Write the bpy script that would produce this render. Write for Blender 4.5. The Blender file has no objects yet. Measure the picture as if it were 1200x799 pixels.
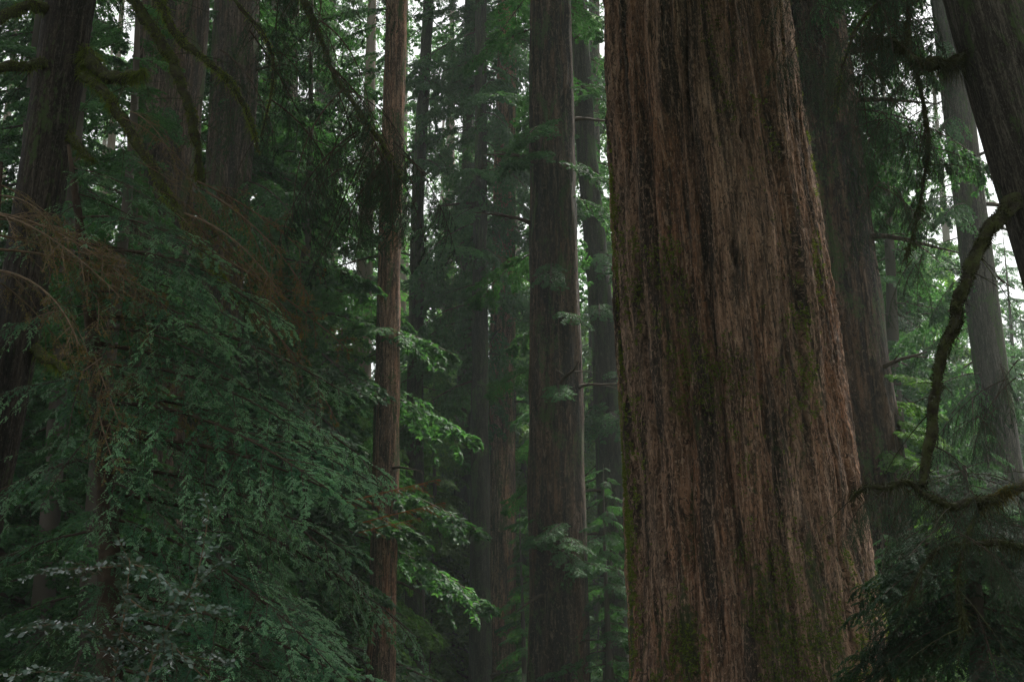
import bpy, math, random
import numpy as np
from mathutils import Vector, Matrix, Euler

R = math.radians
sc = bpy.context.scene
col = sc.collection

# ------------------------------------------------------------------ camera, world, sun, exposure
PITCH = R(15.0)
CAM = np.array([0.0, 0.0, 1.6])
F = 1667.0                                   # focal length in photo pixels (photo 1200 x 799)
cam_d = bpy.data.cameras.new('camera'); cam = bpy.data.objects.new('camera', cam_d); col.objects.link(cam)
cam.location = CAM; cam.rotation_euler = (R(90) + PITCH, 0, 0)
cam_d.sensor_width = 36; cam_d.lens = F * 36 / 1200
cam_d.clip_start = 0.05; cam_d.clip_end = 3000
sc.camera = cam

SUN_EL, SUN_AZ = R(60), R(35)                # azimuth clockwise from +Y (towards +X)
world = bpy.data.worlds.new('World'); sc.world = world; world.use_nodes = True
wn = world.node_tree; wn.nodes.clear()
sky = wn.nodes.new('ShaderNodeTexSky'); sky.sky_type = 'NISHITA'; sky.sun_disc = False
sky.sun_elevation = SUN_EL; sky.sun_rotation = SUN_AZ
sky.air_density = 1.0; sky.dust_density = 6.0; sky.ozone_density = 1.0
hs = wn.nodes.new('ShaderNodeHueSaturation'); hs.inputs['Saturation'].default_value = 0.10
wb = wn.nodes.new('ShaderNodeBackground'); wb.inputs['Strength'].default_value = 0.075
wo = wn.nodes.new('ShaderNodeOutputWorld')
wn.links.new(sky.outputs[0], hs.inputs['Color']); wn.links.new(hs.outputs[0], wb.inputs[0]); wn.links.new(wb.outputs[0], wo.inputs[0])

sun_d = bpy.data.lights.new('sun', 'SUN'); sun_d.energy = 2.6; sun_d.angle = R(14); sun_d.color = (1.0, .95, .86)
sun = bpy.data.objects.new('sun', sun_d); col.objects.link(sun)
sd = Vector((math.sin(SUN_AZ) * math.cos(SUN_EL), math.cos(SUN_AZ) * math.cos(SUN_EL), math.sin(SUN_EL)))
sun.rotation_euler = sd.to_track_quat('Z', 'Y').to_euler()
sun.location = (0, 0, 90)

vs = sc.view_settings
vs.view_transform = 'Standard'; vs.look = 'None'; vs.gamma = 1; vs.use_curve_mapping = False
vs.exposure = 1.7
HAZE = 0.0007
cy = sc.cycles
cy.use_denoising = True; cy.denoising_prefilter = 'NONE'; cy.denoising_input_passes = 'RGB_ALBEDO_NORMAL'
cy.max_bounces = 6; cy.diffuse_bounces = 3; cy.glossy_bounces = 2; cy.transmission_bounces = 3
cy.volume_bounces = 1; cy.transparent_max_bounces = 4
cy.caustics_reflective = False; cy.caustics_refractive = False

# ------------------------------------------------------------------ pixel of the photograph -> point at depth D (metres along +Y)
cp, sp_ = math.cos(PITCH), math.sin(PITCH)
def at(px, py, D):
    u = (px - 600) / F; v = (399.5 - py) / F
    d = np.array([u, cp - v * sp_, sp_ + v * cp])
    return CAM + d * (D / d[1])
def pxm(p):                                   # metres per photo pixel at a point
    q = np.asarray(p) - CAM
    return (q[1] * cp + q[2] * sp_) / F

# ------------------------------------------------------------------ numpy noise
def vnoise(x, y, per=0, seed=0):
    rs = np.random.RandomState(seed); T = 256
    tab = rs.rand(T, T)
    xi = np.floor(x).astype(int); yi = np.floor(y).astype(int)
    fx = x - xi; fy = y - yi
    fx = fx * fx * (3 - 2 * fx); fy = fy * fy * (3 - 2 * fy)
    def g(a, b):
        if per: a = np.mod(a, per)
        return tab[np.mod(a, T), np.mod(b, T)]
    return (g(xi, yi) * (1 - fx) + g(xi + 1, yi) * fx) * (1 - fy) + (g(xi, yi + 1) * (1 - fx) + g(xi + 1, yi + 1) * fx) * fy

# ------------------------------------------------------------------ materials
def mat(name):
    m = bpy.data.materials.new(name); m.use_nodes = True
    nt = m.node_tree; nt.nodes.clear()
    out = nt.nodes.new('ShaderNodeOutputMaterial')
    return m, nt, out
def N(nt, t, **kw):
    n = nt.nodes.new(t)
    for k, v in kw.items():
        if k.startswith('i_'):
            n.inputs[k[2:].replace('_', ' ')].default_value = v
        else: setattr(n, k, v)
    return n
def ramp(nt, src, stops):
    r = nt.nodes.new('ShaderNodeValToRGB'); nt.links.new(src, r.inputs[0])
    e = r.color_ramp.elements
    while len(e) < len(stops): e.new(0.5)
    for k, (p, c) in enumerate(stops):
        e[k].position = p; e[k].color = (c, c, c, 1) if not hasattr(c, '__len__') else (*c, 1)
    return r.outputs[0]
def mixc(nt, f, a, b, mode='MIX'):
    m = nt.nodes.new('ShaderNodeMix'); m.data_type = 'RGBA'; m.blend_type = mode
    for sock, v in ((m.inputs[0], f), (m.inputs[6], a), (m.inputs[7], b)):
        if hasattr(v, 'is_linked') or hasattr(v, 'node'): nt.links.new(v, sock)
        elif hasattr(v, '__len__'): sock.default_value = (*v, 1)
        else: sock.default_value = v
    return m.outputs[2]
def math_(nt, op, a, b=None):
    m = nt.nodes.new('ShaderNodeMath'); m.operation = op
    for k, v in enumerate((a, b)):
        if v is None: continue
        if hasattr(v, 'node'): nt.links.new(v, m.inputs[k])
        else: m.inputs[k].default_value = v
    return m.outputs[0]
def uvnoise(nt, sx, sy, detail=4, rough=.6, dist=0., off=0.):
    uv = N(nt, 'ShaderNodeUVMap'); uv.uv_map = 'UVMap'
    mp = N(nt, 'ShaderNodeMapping'); mp.inputs['Scale'].default_value = (sx, sy, 1); mp.inputs['Location'].default_value = (off, off * 1.7, 0)
    no = N(nt, 'ShaderNodeTexNoise'); no.noise_dimensions = '2D'
    no.inputs['Scale'].default_value = 1; no.inputs['Detail'].default_value = detail
    no.inputs['Roughness'].default_value = rough; no.inputs['Distortion'].default_value = dist
    nt.links.new(uv.outputs[0], mp.inputs[0]); nt.links.new(mp.outputs[0], no.inputs['Vector'])
    return no.outputs['Fac']

def bark_material(name, red, grey, dark, moss=0., mosscol=(.05, .08, .025), bump=.03, freq=1.0, streak=.5, mossband=None):
    m, nt, out = mat(name)
    n1 = uvnoise(nt, 6 * freq, .40 * freq, 7, .70, .9)
    n2 = uvnoise(nt, 34 * freq, 2.2 * freq, 4, .6, .3, 3.1)
    n3 = uvnoise(nt, 1.3, .28, 3, .5, .4, 7.7)
    n4 = uvnoise(nt, 26 * freq, 2.0 * freq, 6, .75, .8, 11.)
    base = mixc(nt, ramp(nt, n3, [(.38, 0), (.62, 1)]), red, grey)
    lightn = ramp(nt, n2, [(.42, .55), (.62, 1.35)])
    base = mixc(nt, 1.0, base, lightn, 'MULTIPLY')
    base = mixc(nt, ramp(nt, n1, [(.40 + .1 * (streak - .5), 1), (.56 + .1 * (streak - .5), 0)]), base, dark)
    base = mixc(nt, ramp(nt, n4, [(.56, 0), (.64, .65)]), base, tuple(min(1, c * 1.8 + .02) for c in grey))
    n5 = uvnoise(nt, 40 * freq, 13 * freq, 4, .8, 1.0, 17.)
    base = mixc(nt, ramp(nt, n5, [(.40, .9), (.47, 0)]), base, dark)
    n7 = uvnoise(nt, 58 * freq, 21 * freq, 3, .8, .6, 37.)
    base = mixc(nt, ramp(nt, n7, [(.56, 0), (.64, .55)]), base, tuple(min(1, c * 1.6 + .02) for c in grey))
    n6 = uvnoise(nt, 13 * freq, 1.1 * freq, 5, .75, .9, 27.)
    base = mixc(nt, ramp(nt, n6, [(.36, .8), (.44, 0)]), base, tuple(c * .6 for c in dark))
    if moss > 0:
        m1 = uvnoise(nt, 2.6, .7, 4, .65, .5, 21.)
        m2 = uvnoise(nt, 26, 14, 4, .75, 0., 31.)
        mm = math_(nt, 'ADD', m1, math_(nt, 'MULTIPLY', m2, .55))
        if mossband:
            uv = N(nt, 'ShaderNodeUVMap'); uv.uv_map = 'UVMap'
            sx = N(nt, 'ShaderNodeSeparateXYZ'); nt.links.new(uv.outputs[0], sx.inputs[0])
            mr = N(nt, 'ShaderNodeMapRange'); nt.links.new(sx.outputs[1], mr.inputs[0])
            mr.inputs[1].default_value = mossband[0]; mr.inputs[2].default_value = mossband[1]
            mr.inputs[3].default_value = .03; mr.inputs[4].default_value = -.2
            mm = math_(nt, 'ADD', mm, mr.outputs[0])
        base = mixc(nt, ramp(nt, mm, [(.86 - .12 * moss, 0), (.96 - .12 * moss, .85)]), base, mosscol)
    b = N(nt, 'ShaderNodeBsdfPrincipled'); nt.links.new(base, b.inputs['Base Color'])
    b.inputs['Roughness'].default_value = .9; b.inputs['Specular IOR Level'].default_value = .2
    h = math_(nt, 'ADD', math_(nt, 'ADD', math_(nt, 'ADD', math_(nt, 'MULTIPLY', n1, 1.0), math_(nt, 'MULTIPLY', math_(nt, 'ADD', n5, n6), .45)), math_(nt, 'MULTIPLY', n2, .5)), math_(nt, 'MULTIPLY', n4, .35))
    bp = N(nt, 'ShaderNodeBump'); bp.inputs['Strength'].default_value = 1.0; bp.inputs['Distance'].default_value = bump
    nt.links.new(h, bp.inputs['Height']); nt.links.new(bp.outputs[0], b.inputs['Normal'])
    nt.links.new(b.outputs[0], out.inputs[0])
    return m

def leaf_material(name, c1, c2, trans=.35, rough=.45, spec=.3, third=None, thirdamt=.1):
    m, nt, out = mat(name)
    geo = N(nt, 'ShaderNodeNewGeometry'); oi = N(nt, 'ShaderNodeObjectInfo')
    c = mixc(nt, ramp(nt, geo.outputs['Random Per Island'], [(.1, 0), (.9, 1)]), c1, c2)
    if third:
        c = mixc(nt, ramp(nt, geo.outputs['Random Per Island'], [(1 - thirdamt - .02, 0), (1 - thirdamt, 1)]), c, third)
    tc = N(nt, 'ShaderNodeTexCoord'); no = N(nt, 'ShaderNodeTexNoise'); no.inputs['Scale'].default_value = 1.4; no.inputs['Detail'].default_value = 2
    nt.links.new(tc.outputs['Object'], no.inputs['Vector'])
    v = math_(nt, 'ADD', math_(nt, 'MULTIPLY', no.outputs['Fac'], .9), math_(nt, 'MULTIPLY', oi.outputs['Random'], .5))
    c = mixc(nt, 1.0, c, ramp(nt, v, [(.35, .6), (1.0, 1.4)]), 'MULTIPLY')
    b = N(nt, 'ShaderNodeBsdfPrincipled'); nt.links.new(c, b.inputs['Base Color'])
    b.inputs['Roughness'].default_value = rough; b.inputs['Specular IOR Level'].default_value = spec
    t = N(nt, 'ShaderNodeBsdfTranslucent')
    tcw = mixc(nt, 1.0, c, (1.25, 1.35, .6), 'MULTIPLY'); nt.links.new(tcw, t.inputs[0])
    mx = N(nt, 'ShaderNodeMixShader'); mx.inputs[0].default_value = trans
    nt.links.new(b.outputs[0], mx.inputs[1]); nt.links.new(t.outputs[0], mx.inputs[2]); nt.links.new(mx.outputs[0], out.inputs[0])
    return m

def noise_material(name, c1, c2, scale=3, rough=.9, bump=.02, stretch=(1, 1, 1)):
    m, nt, out = mat(name)
    tc = N(nt, 'ShaderNodeTexCoord'); mp = N(nt, 'ShaderNodeMapping'); mp.inputs['Scale'].default_value = stretch
    no = N(nt, 'ShaderNodeTexNoise'); no.inputs['Scale'].default_value = scale; no.inputs['Detail'].default_value = 6; no.inputs['Roughness'].default_value = .65
    nt.links.new(tc.outputs['Object'], mp.inputs[0]); nt.links.new(mp.outputs[0], no.inputs['Vector'])
    c = mixc(nt, ramp(nt, no.outputs['Fac'], [(.38, 0), (.62, 1)]), c1, c2)
    b = N(nt, 'ShaderNodeBsdfPrincipled'); nt.links.new(c, b.inputs['Base Color']); b.inputs['Roughness'].default_value = rough
    b.inputs['Specular IOR Level'].default_value = .2
    bp = N(nt, 'ShaderNodeBump'); bp.inputs['Distance'].default_value = bump; nt.links.new(no.outputs['Fac'], bp.inputs['Height'])
    nt.links.new(bp.outputs[0], b.inputs['Normal']); nt.links.new(b.outputs[0], out.inputs[0])
    return m

M = {}
M['bark_big'] = bark_material('redwood_bark_old', (.31, .152, .086), (.38, .245, .172), (.045, .033, .025), moss=.02, mosscol=(.055, .075, .028), bump=.06, streak=.52, mossband=(2.5, 8.0))
M['bark_red'] = bark_material('redwood_bark', (.24, .115, .068), (.22, .135, .095), (.05, .034, .028), moss=.25, bump=.06, freq=.8, streak=.45)
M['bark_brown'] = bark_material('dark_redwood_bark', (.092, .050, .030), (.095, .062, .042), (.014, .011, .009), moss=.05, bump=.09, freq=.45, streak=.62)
M['bark_warm'] = bark_material('warm_redwood_bark', (.36, .165, .095), (.30, .18, .12), (.05, .032, .024), moss=.05, bump=.06, freq=.6, streak=.45)
M['bark_dark'] = bark_material('dark_bark', (.045, .033, .025), (.055, .044, .035), (.016, .013, .011), moss=.5, bump=.03, freq=1.2)
M['bark_grey'] = bark_material('grey_bark', (.060, .050, .040), (.085, .074, .060), (.026, .022, .018), moss=.35, bump=.015, freq=1.6, streak=.35)
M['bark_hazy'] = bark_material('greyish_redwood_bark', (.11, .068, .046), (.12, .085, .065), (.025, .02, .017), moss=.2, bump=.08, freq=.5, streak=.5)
M['twig'] = noise_material('twig_wood', (.035, .025, .018), (.07, .05, .035), 8)
M['twig_red'] = noise_material('reddish_twig', (.19, .13, .08), (.12, .085, .055), 8)
M['mossy_wood'] = noise_material('mossy_wood', (.030, .024, .016), (.055, .065, .020), 14, bump=.03)
M['rust'] = noise_material('rusty_twig', (.30, .12, .045), (.20, .08, .035), 8)
M['rust_needle'] = leaf_material('rusty_needles', (.32, .13, .05), (.20, .09, .04), .3, .8, .1)
M['moss'] = leaf_material('moss_blades', (.090, .125, .020), (.155, .190, .040), .3, .9, .1)
M['moss_gold'] = leaf_material('golden_moss_blades', (.13, .10, .03), (.09, .085, .03), .3, .9, .1)
M['moss_dark'] = leaf_material('dark_moss_strands', (.025, .028, .012), (.05, .052, .022), .2, .9, .1)
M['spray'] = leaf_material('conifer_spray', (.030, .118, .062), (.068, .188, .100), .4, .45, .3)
M['spray_tip'] = leaf_material('lit_conifer_tips', (.13, .29, .165), (.22, .38, .24), .45, .42, .35)  # paler than the spray: highlights on lit tips put into the leaf colour
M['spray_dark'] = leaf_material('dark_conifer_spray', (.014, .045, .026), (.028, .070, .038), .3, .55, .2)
M['dead'] = leaf_material('dead_needles', (.24, .155, .070), (.15, .13, .055), .4, .8, .1, third=(.055, .09, .035), thirdamt=.35)
M['needle_mid'] = leaf_material('conifer_foliage', (.026, .085, .036), (.056, .135, .054), .5, .55, .2)
M['needle_bright'] = leaf_material('bright_foliage', (.060, .145, .036), (.11, .21, .055), .5, .55, .2)
M['needle_far'] = leaf_material('distant_foliage', (.028, .085, .032), (.06, .13, .046), .5, .6, .15)
M['shrub'] = leaf_material('glossy_leaf', (.05, .10, .07), (.09, .14, .11), .2, .28, .9)
M['ground'] = noise_material('forest_floor', (.045, .032, .02), (.03, .045, .018), 2.0, bump=.05)

# ------------------------------------------------------------------ mesh collection
class MB:
    def __init__(s): s.V = []; s.Q = []; s.M = []; s.n = 0; s.uv = []
    def add(s, V, Q, m=0):
        V = np.asarray(V, float).reshape(-1, 3); Q = np.asarray(Q).reshape(-1, 4)
        s.V.append(V); s.Q.append(Q + s.n); s.M.append(np.full(len(Q), m)); s.n += len(V)
    def add_mb(s, o, Mx=None):
        V = np.concatenate(o.V); Q = np.concatenate(o.Q); mm = np.concatenate(o.M)
        if Mx is not None: V = V @ Mx[:3, :3].T + Mx[:3, 3]
        s.V.append(V); s.Q.append(Q + s.n); s.M.append(mm); s.n += len(V)
    def mesh(s, name, mats, smooth=False, uv=None):
        V = np.concatenate(s.V); Q = np.concatenate(s.Q); mi = np.concatenate(s.M)
        me = bpy.data.meshes.new(name)
        me.vertices.add(len(V)); me.vertices.foreach_set('co', V.ravel().astype(np.float32))
        me.loops.add(len(Q) * 4); me.loops.foreach_set('vertex_index', Q.ravel().astype(np.int32))
        me.polygons.add(len(Q)); me.polygons.foreach_set('loop_start', (np.arange(len(Q)) * 4).astype(np.int32))
        for m in mats: me.materials.append(m)
        me.polygons.foreach_set('material_index', mi.astype(np.int32))
        me.polygons.foreach_set('use_smooth', np.full(len(Q), smooth))
        if uv is not None:
            l = me.uv_layers.new(name='UVMap'); l.data.foreach_set('uv', uv[Q.ravel()].ravel().astype(np.float32))
        me.update(calc_edges=True); me.validate()
        return me

def link(name, me, parent=None, loc=None):
    o = bpy.data.objects.new(name, me); col.objects.link(o)
    if parent: o.parent = parent
    if loc is not None: o.location = loc
    return o
def tag(o, label, cat, group=None, kind=None):
    if label: o['label'] = label
    if cat: o['category'] = cat
    if group: o['group'] = group
    if kind: o['kind'] = kind
    return o
def thing(name, label, cat, loc, group=None):
    o = bpy.data.objects.new(name, None); col.objects.link(o); o.location = loc; o.empty_display_size = .3
    return tag(o, label, cat, group)

# ------------------------------------------------------------------ axes, branches, leaves (all vectorised)
UP = np.array([0, 0, 1.])
def nrm(v): return v / np.maximum(np.linalg.norm(v, axis=-1, keepdims=True), 1e-9)
class Ax:
    def __init__(s, P, D, L, g):
        s.P = np.asarray(P, float).reshape(-1, 3); n = len(s.P)
        s.D = nrm(np.asarray(D, float).reshape(-1, 3)); s.L = np.broadcast_to(np.asarray(L, float), (n,)).copy()
        s.g = np.broadcast_to(np.asarray(g, float), (n,)).copy()
    def pt(s, t):                              # t (n,k) -> (n,k,3)
        L = s.L[:, None, None]; t_ = t[..., None]
        return s.P[:, None] + s.D[:, None] * L * t_ - UP * (s.g[:, None, None] * L * t_ ** 2)
    def dr(s, t): return nrm(s.D[:, None] - UP * (2 * s.g[:, None, None] * t[..., None]))
    def take(s, k): return Ax(s.P[k], s.D[k], s.L[k], s.g[k])
def cat(*a): return Ax(np.concatenate([x.P for x in a]), np.concatenate([x.D for x in a]), np.concatenate([x.L for x in a]), np.concatenate([x.g for x in a]))

def spawn(ax, m, t0, t1, ang, lenf, g, rng, prof=lambda t: np.ones_like(t), jit=.12, tilt=0., keep=1., up=UP, absl=None):
    n = len(ax.P)
    t = np.linspace(t0, t1, m)[None, :, None] + (rng.rand(n, m, 2) - .5) * (t1 - t0) / m
    t = np.clip(t, 0, 1).reshape(n, m * 2)
    s = np.tile(np.array([1., -1.]), m)[None, :, None]
    p = ax.pt(t); d = ax.dr(t)
    side = nrm(np.cross(d, np.broadcast_to(up, d.shape)) + 1e-4)
    a = ang + (rng.rand(n, m * 2, 1) - .5) * .35
    c = d * np.cos(a) + s * side * np.sin(a) + (rng.rand(n, m * 2, 3) - .5) * 2 * jit + up * tilt
    L = (ax.L[:, None] * lenf if absl is None else absl) * prof(t) * (.6 + .5 * rng.rand(n, m * 2))
    o = Ax(p.reshape(-1, 3), c.reshape(-1, 3), L.ravel(), g)
    if keep < 1: o = o.take(rng.rand(len(o.P)) < keep)
    return o

def tubes(mb, ax, r0, r1, K=4, S=3, m=0):
    n = len(ax.P)
    t = np.broadcast_to(np.linspace(0, 1, K), (n, K)); c = ax.pt(t); d = ax.dr(t)
    a = nrm(np.cross(d, np.array([.31, .17, .93]))); b = np.cross(d, a)
    th = np.arange(S) * 2 * np.pi / S
    r0 = np.broadcast_to(r0, (n,)); r1 = np.broadcast_to(r1, (n,))
    r = (r0[:, None] + (r1 - r0)[:, None] * t)[..., None, None]
    V = c[:, :, None] + r * (a[:, :, None] * np.cos(th)[:, None] + b[:, :, None] * np.sin(th)[:, None])
    i, k, j = np.meshgrid(np.arange(n), np.arange(K - 1), np.arange(S), indexing='ij')
    f = lambda i, k, j: (i * K + k) * S + j % S
    Q = np.stack([f(i, k, j), f(i, k, j + 1), f(i, k + 1, j + 1), f(i, k + 1, j)], -1)
    mb.add(V, Q, m)

def leaves(mb, ax, lw, m=1, rng=None, tw=.5):
    n = len(ax.P)
    nr = nrm(UP + (rng.rand(n, 3) - .5) * 2 * tw)
    w = nrm(np.cross(ax.D, nr)) * (np.broadcast_to(lw, (n,)) * .5)[:, None]
    L = ax.L[:, None]
    V = np.stack([ax.P, ax.P + ax.D * L * .45 + w, ax.P + ax.D * L - UP * L * .12, ax.P + ax.D * L * .45 - w], 1)
    mb.add(V, np.arange(n * 4).reshape(n, 4), m)

bell = lambda t: np.clip(np.sin(np.pi * (t * .78 + .2)) ** .8, .08, 1)
tip = lambda t: 1.0 - .75 * t

def curve_tube(mb, pts, radii, S=8, m=0, rough=.0, seed=0, step=.04, wob=0.):
    pts = np.asarray(pts, float); radii = np.asarray(radii, float)
    seg = np.linalg.norm(np.diff(pts, axis=0), axis=1); s = np.concatenate([[0], np.cumsum(seg)])
    n = max(4, int(s[-1] / step)); q = np.linspace(0, s[-1], n)
    # Catmull-Rom style smoothing: linear interpolation followed by averaging
    c = np.stack([np.interp(q, s, pts[:, k]) for k in range(3)], 1); r = np.interp(q, s, radii)
    w = max(1, int(.35 * n / len(pts)))
    for _ in range(3):
        cpad = np.concatenate([np.repeat(c[:1] * 1, w, 0) - np.arange(w, 0, -1)[:, None] * (c[1] - c[0]), c, np.repeat(c[-1:], w, 0) + np.arange(1, w + 1)[:, None] * (c[-1] - c[-2])])
        ker = np.ones(2 * w + 1) / (2 * w + 1)
        c = np.stack([np.convolve(cpad[:, k], ker, 'valid') for k in range(3)], 1)
    if wob:
        for kk in range(3): c[:, kk] += (vnoise(q * 5 + kk * 9, q * 0 + .5, 0, seed + kk) - .5) * r * wob * 2 + (vnoise(q * 14 + kk * 9, q * 0 + .5, 0, seed + 7 + kk) - .5) * r * wob
    d = nrm(np.gradient(c, axis=0)); a = nrm(np.cross(d, np.array([.2, .95, .24]))); b = np.cross(d, a)
    th = np.arange(S) * 2 * np.pi / S
    rs = np.random.RandomState(seed)
    rr = r[:, None] * (1 + rough * (vnoise(q[:, None] * 14 + 0 * th, th[None] * S / 6.283 * .7 + 0 * q[:, None], 0, seed) - .5) * 2)
    V = c[:, None] + rr[..., None] * (a[:, None] * np.cos(th)[:, None] + b[:, None] * np.sin(th)[:, None])
    k, j = np.meshgrid(np.arange(n - 1), np.arange(S), indexing='ij')
    f = lambda k, j: k * S + j % S
    mb.add(V, np.stack([f(k, j), f(k, j + 1), f(k + 1, j + 1), f(k + 1, j)], -1), m)
    return c, d, r

def moss_on(mb, c, r, rng, per_m=900, ln=.035, lw=.006, m=1, hang=.35, hang_len=.12):
    n = len(c); L = np.sum(np.linalg.norm(np.diff(c, axis=0), axis=1)); k = int(L * per_m)
    wgt = (vnoise(np.arange(n) / n * L * 7 + 3, np.zeros(n) + .5, 0, int(L * 1000) % 97) + .08) ** 1.5
    i = rng.choice(n, k, p=wgt / wgt.sum())
    per = (wgt / wgt.max())[i]
    o = nrm(rng.normal(size=(k, 3)) + UP * .25)
    P = c[i] + o * r[i][:, None] * .9
    down = rng.rand(k) < hang
    D = nrm(o + rng.normal(size=(k, 3)) * .35 + np.where(down[:, None], -UP * 1.1, 0))
    Ls = np.where(down, hang_len * per * rng.rand(k) ** 2 + ln, ln * (.4 + rng.rand(k)))
    leaves(mb, Ax(P, D, Ls, 0), lw, m, rng, 1.5)

# ------------------------------------------------------------------ trunks
def trunk_path(rows, D, ztop, flare=1.5, dz=.25, topfac=.45, zg=-.4):
    """rows: (py, left px, right px) from the photograph -> z, centre x/y, radius"""
    pts = []
    for py, l, r in rows:
        p = at((l + r) / 2, py, D); pts.append((p[2], p[0], (r - l) / 2 * pxm(p)))
    pts.sort()
    z = np.array([p[0] for p in pts]); x = np.array([p[1] for p in pts]); r = np.array([p[2] for p in pts])
    sl = (x[-1] - x[0]) / (z[-1] - z[0])
    x0 = x[0] + sl * (zg - z[0]); r0 = max(r[0] * 1.02 + max(0, (r[0] - r[-1]) / (z[-1] - z[0])) * (z[0] - zg), r[0] * (1 + (flare - 1) * .6))
    x1 = x[-1] + sl * (ztop - z[-1]); r1 = max(r[-1] * topfac, .03)
    z = np.concatenate([[zg], z, [ztop]]); x = np.concatenate([[x0], x, [x1]]); r = np.concatenate([[r0], r, [r1]])
    q = np.linspace(zg, ztop, int((ztop - zg) / dz))
    X = np.interp(q, z, x); Rr = np.interp(q, z, r)
    for _ in range(2):
        w = max(1, int(.8 / dz)); ker = np.ones(2 * w + 1) / (2 * w + 1)
        for A in (X, Rr):
            pad = np.concatenate([A[0] - np.arange(w, 0, -1) * (A[1] - A[0]), A, A[-1] + np.arange(1, w + 1) * (A[-1] - A[-2])])
            A[:] = np.convolve(pad, ker, 'valid')
    return q, X, np.full(len(q), float(D)), Rr

def trunk_mesh(path, name, material, nt=72, amp=.03, ridge=7., seed=1, origin=None, flutes=.04, dz=None, big=False, dents=()):
    z0, x0, y0, r0 = path
    z = z0 if dz is None else dz
    X = np.interp(z, z0, x0); Y = np.interp(z, z0, y0); Rr = np.interp(z, z0, r0)
    th = np.arange(nt) / nt * 2 * np.pi + np.pi / 2           # seam on the far side
    TH, Z = np.meshgrid(th, z); RR = Rr[:, None] + 0 * TH
    ref = float(np.median(Rr)); circ = 2 * np.pi * ref
    A = (TH - np.pi / 2) / (2 * np.pi)                        # 0..1 round
    def pn(freq, zf, sd, wx=0.):
        per = max(3, int(round(circ * freq))); return vnoise(A * per + wx * per / circ, Z * zf, per, sd)
    warp = (pn(1.2, .30, seed) - .5) * .30 + (pn(3.5, 1.1, seed + 1) - .5) * .07
    k1 = 1 - np.abs(2 * pn(ridge, .40, seed + 2, warp) - 1)
    k2 = 1 - np.abs(2 * pn(ridge * 2.3, .65, seed + 3, warp) - 1)
    k3 = pn(ridge * 5, 2.6, seed + 4, warp)
    rel = (np.minimum(k1, .75) / .75 - .6) * 1.0 + (k2 - .5) * .55 + (k3 - .5) * .3
    fl = sum(np.cos(k * TH + seed * k + .15 * Z / k) / k for k in (3, 5, 7, 11)) * flutes * RR
    if big:
        k4 = pn(30, 4.5, seed + 5, warp); k5 = pn(60, 26, seed + 6, warp)
        plates = np.clip((pn(11, .8, seed + 7, warp) - .45) * 4, 0, 1)
        deep2 = np.clip((.22 - np.abs(pn(4.2, .13, seed + 9, warp) - .5) * 3) / .22, 0, 1)
        deep = np.clip((.30 - np.abs(pn(2.2, .16, seed + 8, warp) - .5) * 3) / .30, 0, 1)   # a few deep long clefts
        rel = rel + (k4 - .5) * .45 + (k5 - .5) * .40 + plates * .5 - deep * 2.0 - deep2 * 1.4
    rad = RR + rel * amp + fl
    for th_, z_, w_, h_, d_ in dents:
        rad = rad - d_ * np.exp(-(((TH - np.pi / 2 - th_) * RR / w_) ** 2 + ((Z - z_) / h_) ** 2))
    V = np.stack([X[:, None] + rad * np.cos(TH), Y[:, None] + rad * np.sin(TH), Z], -1)
    org = np.array([X[0], Y[0], 0.]) if origin is None else np.asarray(origin)
    V = V - org
    nz = len(z)
    # duplicated seam column for clean UVs
    V = np.concatenate([V, V[:, :1]], 1); U = np.concatenate([A, np.ones((nz, 1))], 1) * circ
    uv = np.stack([U, np.concatenate([Z, Z[:, :1]], 1)], -1).reshape(-1, 2)
    i, j = np.meshgrid(np.arange(nz - 1), np.arange(nt), indexing='ij')
    Q = np.stack([i * (nt + 1) + j, i * (nt + 1) + j + 1, (i + 1) * (nt + 1) + j + 1, (i + 1) * (nt + 1) + j], -1)
    mb = MB(); mb.add(V, Q, 0)
    # close the top
    return mb.mesh(name, [material], True, uv), org

def stub_mesh(seed):
    rng = np.random.RandomState(seed); mb = MB()
    pts = np.array([[0, 0, 0], [.25, .02, .03], [.55, .05 * rng.randn(), -.02], [.9 + .5 * rng.rand(), .1 * rng.randn(), -.12]])
    curve_tube(mb, pts, [.05, .035, .025, .008], 7, 0, .25, seed, .08)
    a = Ax([pts[2], pts[1]], [[.6, .6, -.1], [.7, -.5, .1]], [.5, .4], .2); tubes(mb, a, .014, .004, 4, 4, 0)
    return mb.mesh('dead_stub', [M['twig']], True)
STUBS = [stub_mesh(s) for s in range(4)]
def add_stubs(t, path, D, n, seed):
    rng = np.random.RandomState(seed); zt = 1.6 + D * .5
    for k in range(n):
        z = 3 + (zt - 3) * rng.rand(); az = rng.choice([0.1, 3.0, -.8, -2.3]) + rng.randn() * .4
        x = np.interp(z, path[0], path[1]) - t.location.x; r = np.interp(z, path[0], path[3])
        put(STUBS[rng.randint(4)], 'dead_stub', t, (x + math.cos(az) * r * .9, math.sin(az) * r * .9, z), az, -.3 + .6 * rng.rand(), .7 + .9 * rng.rand())

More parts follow.
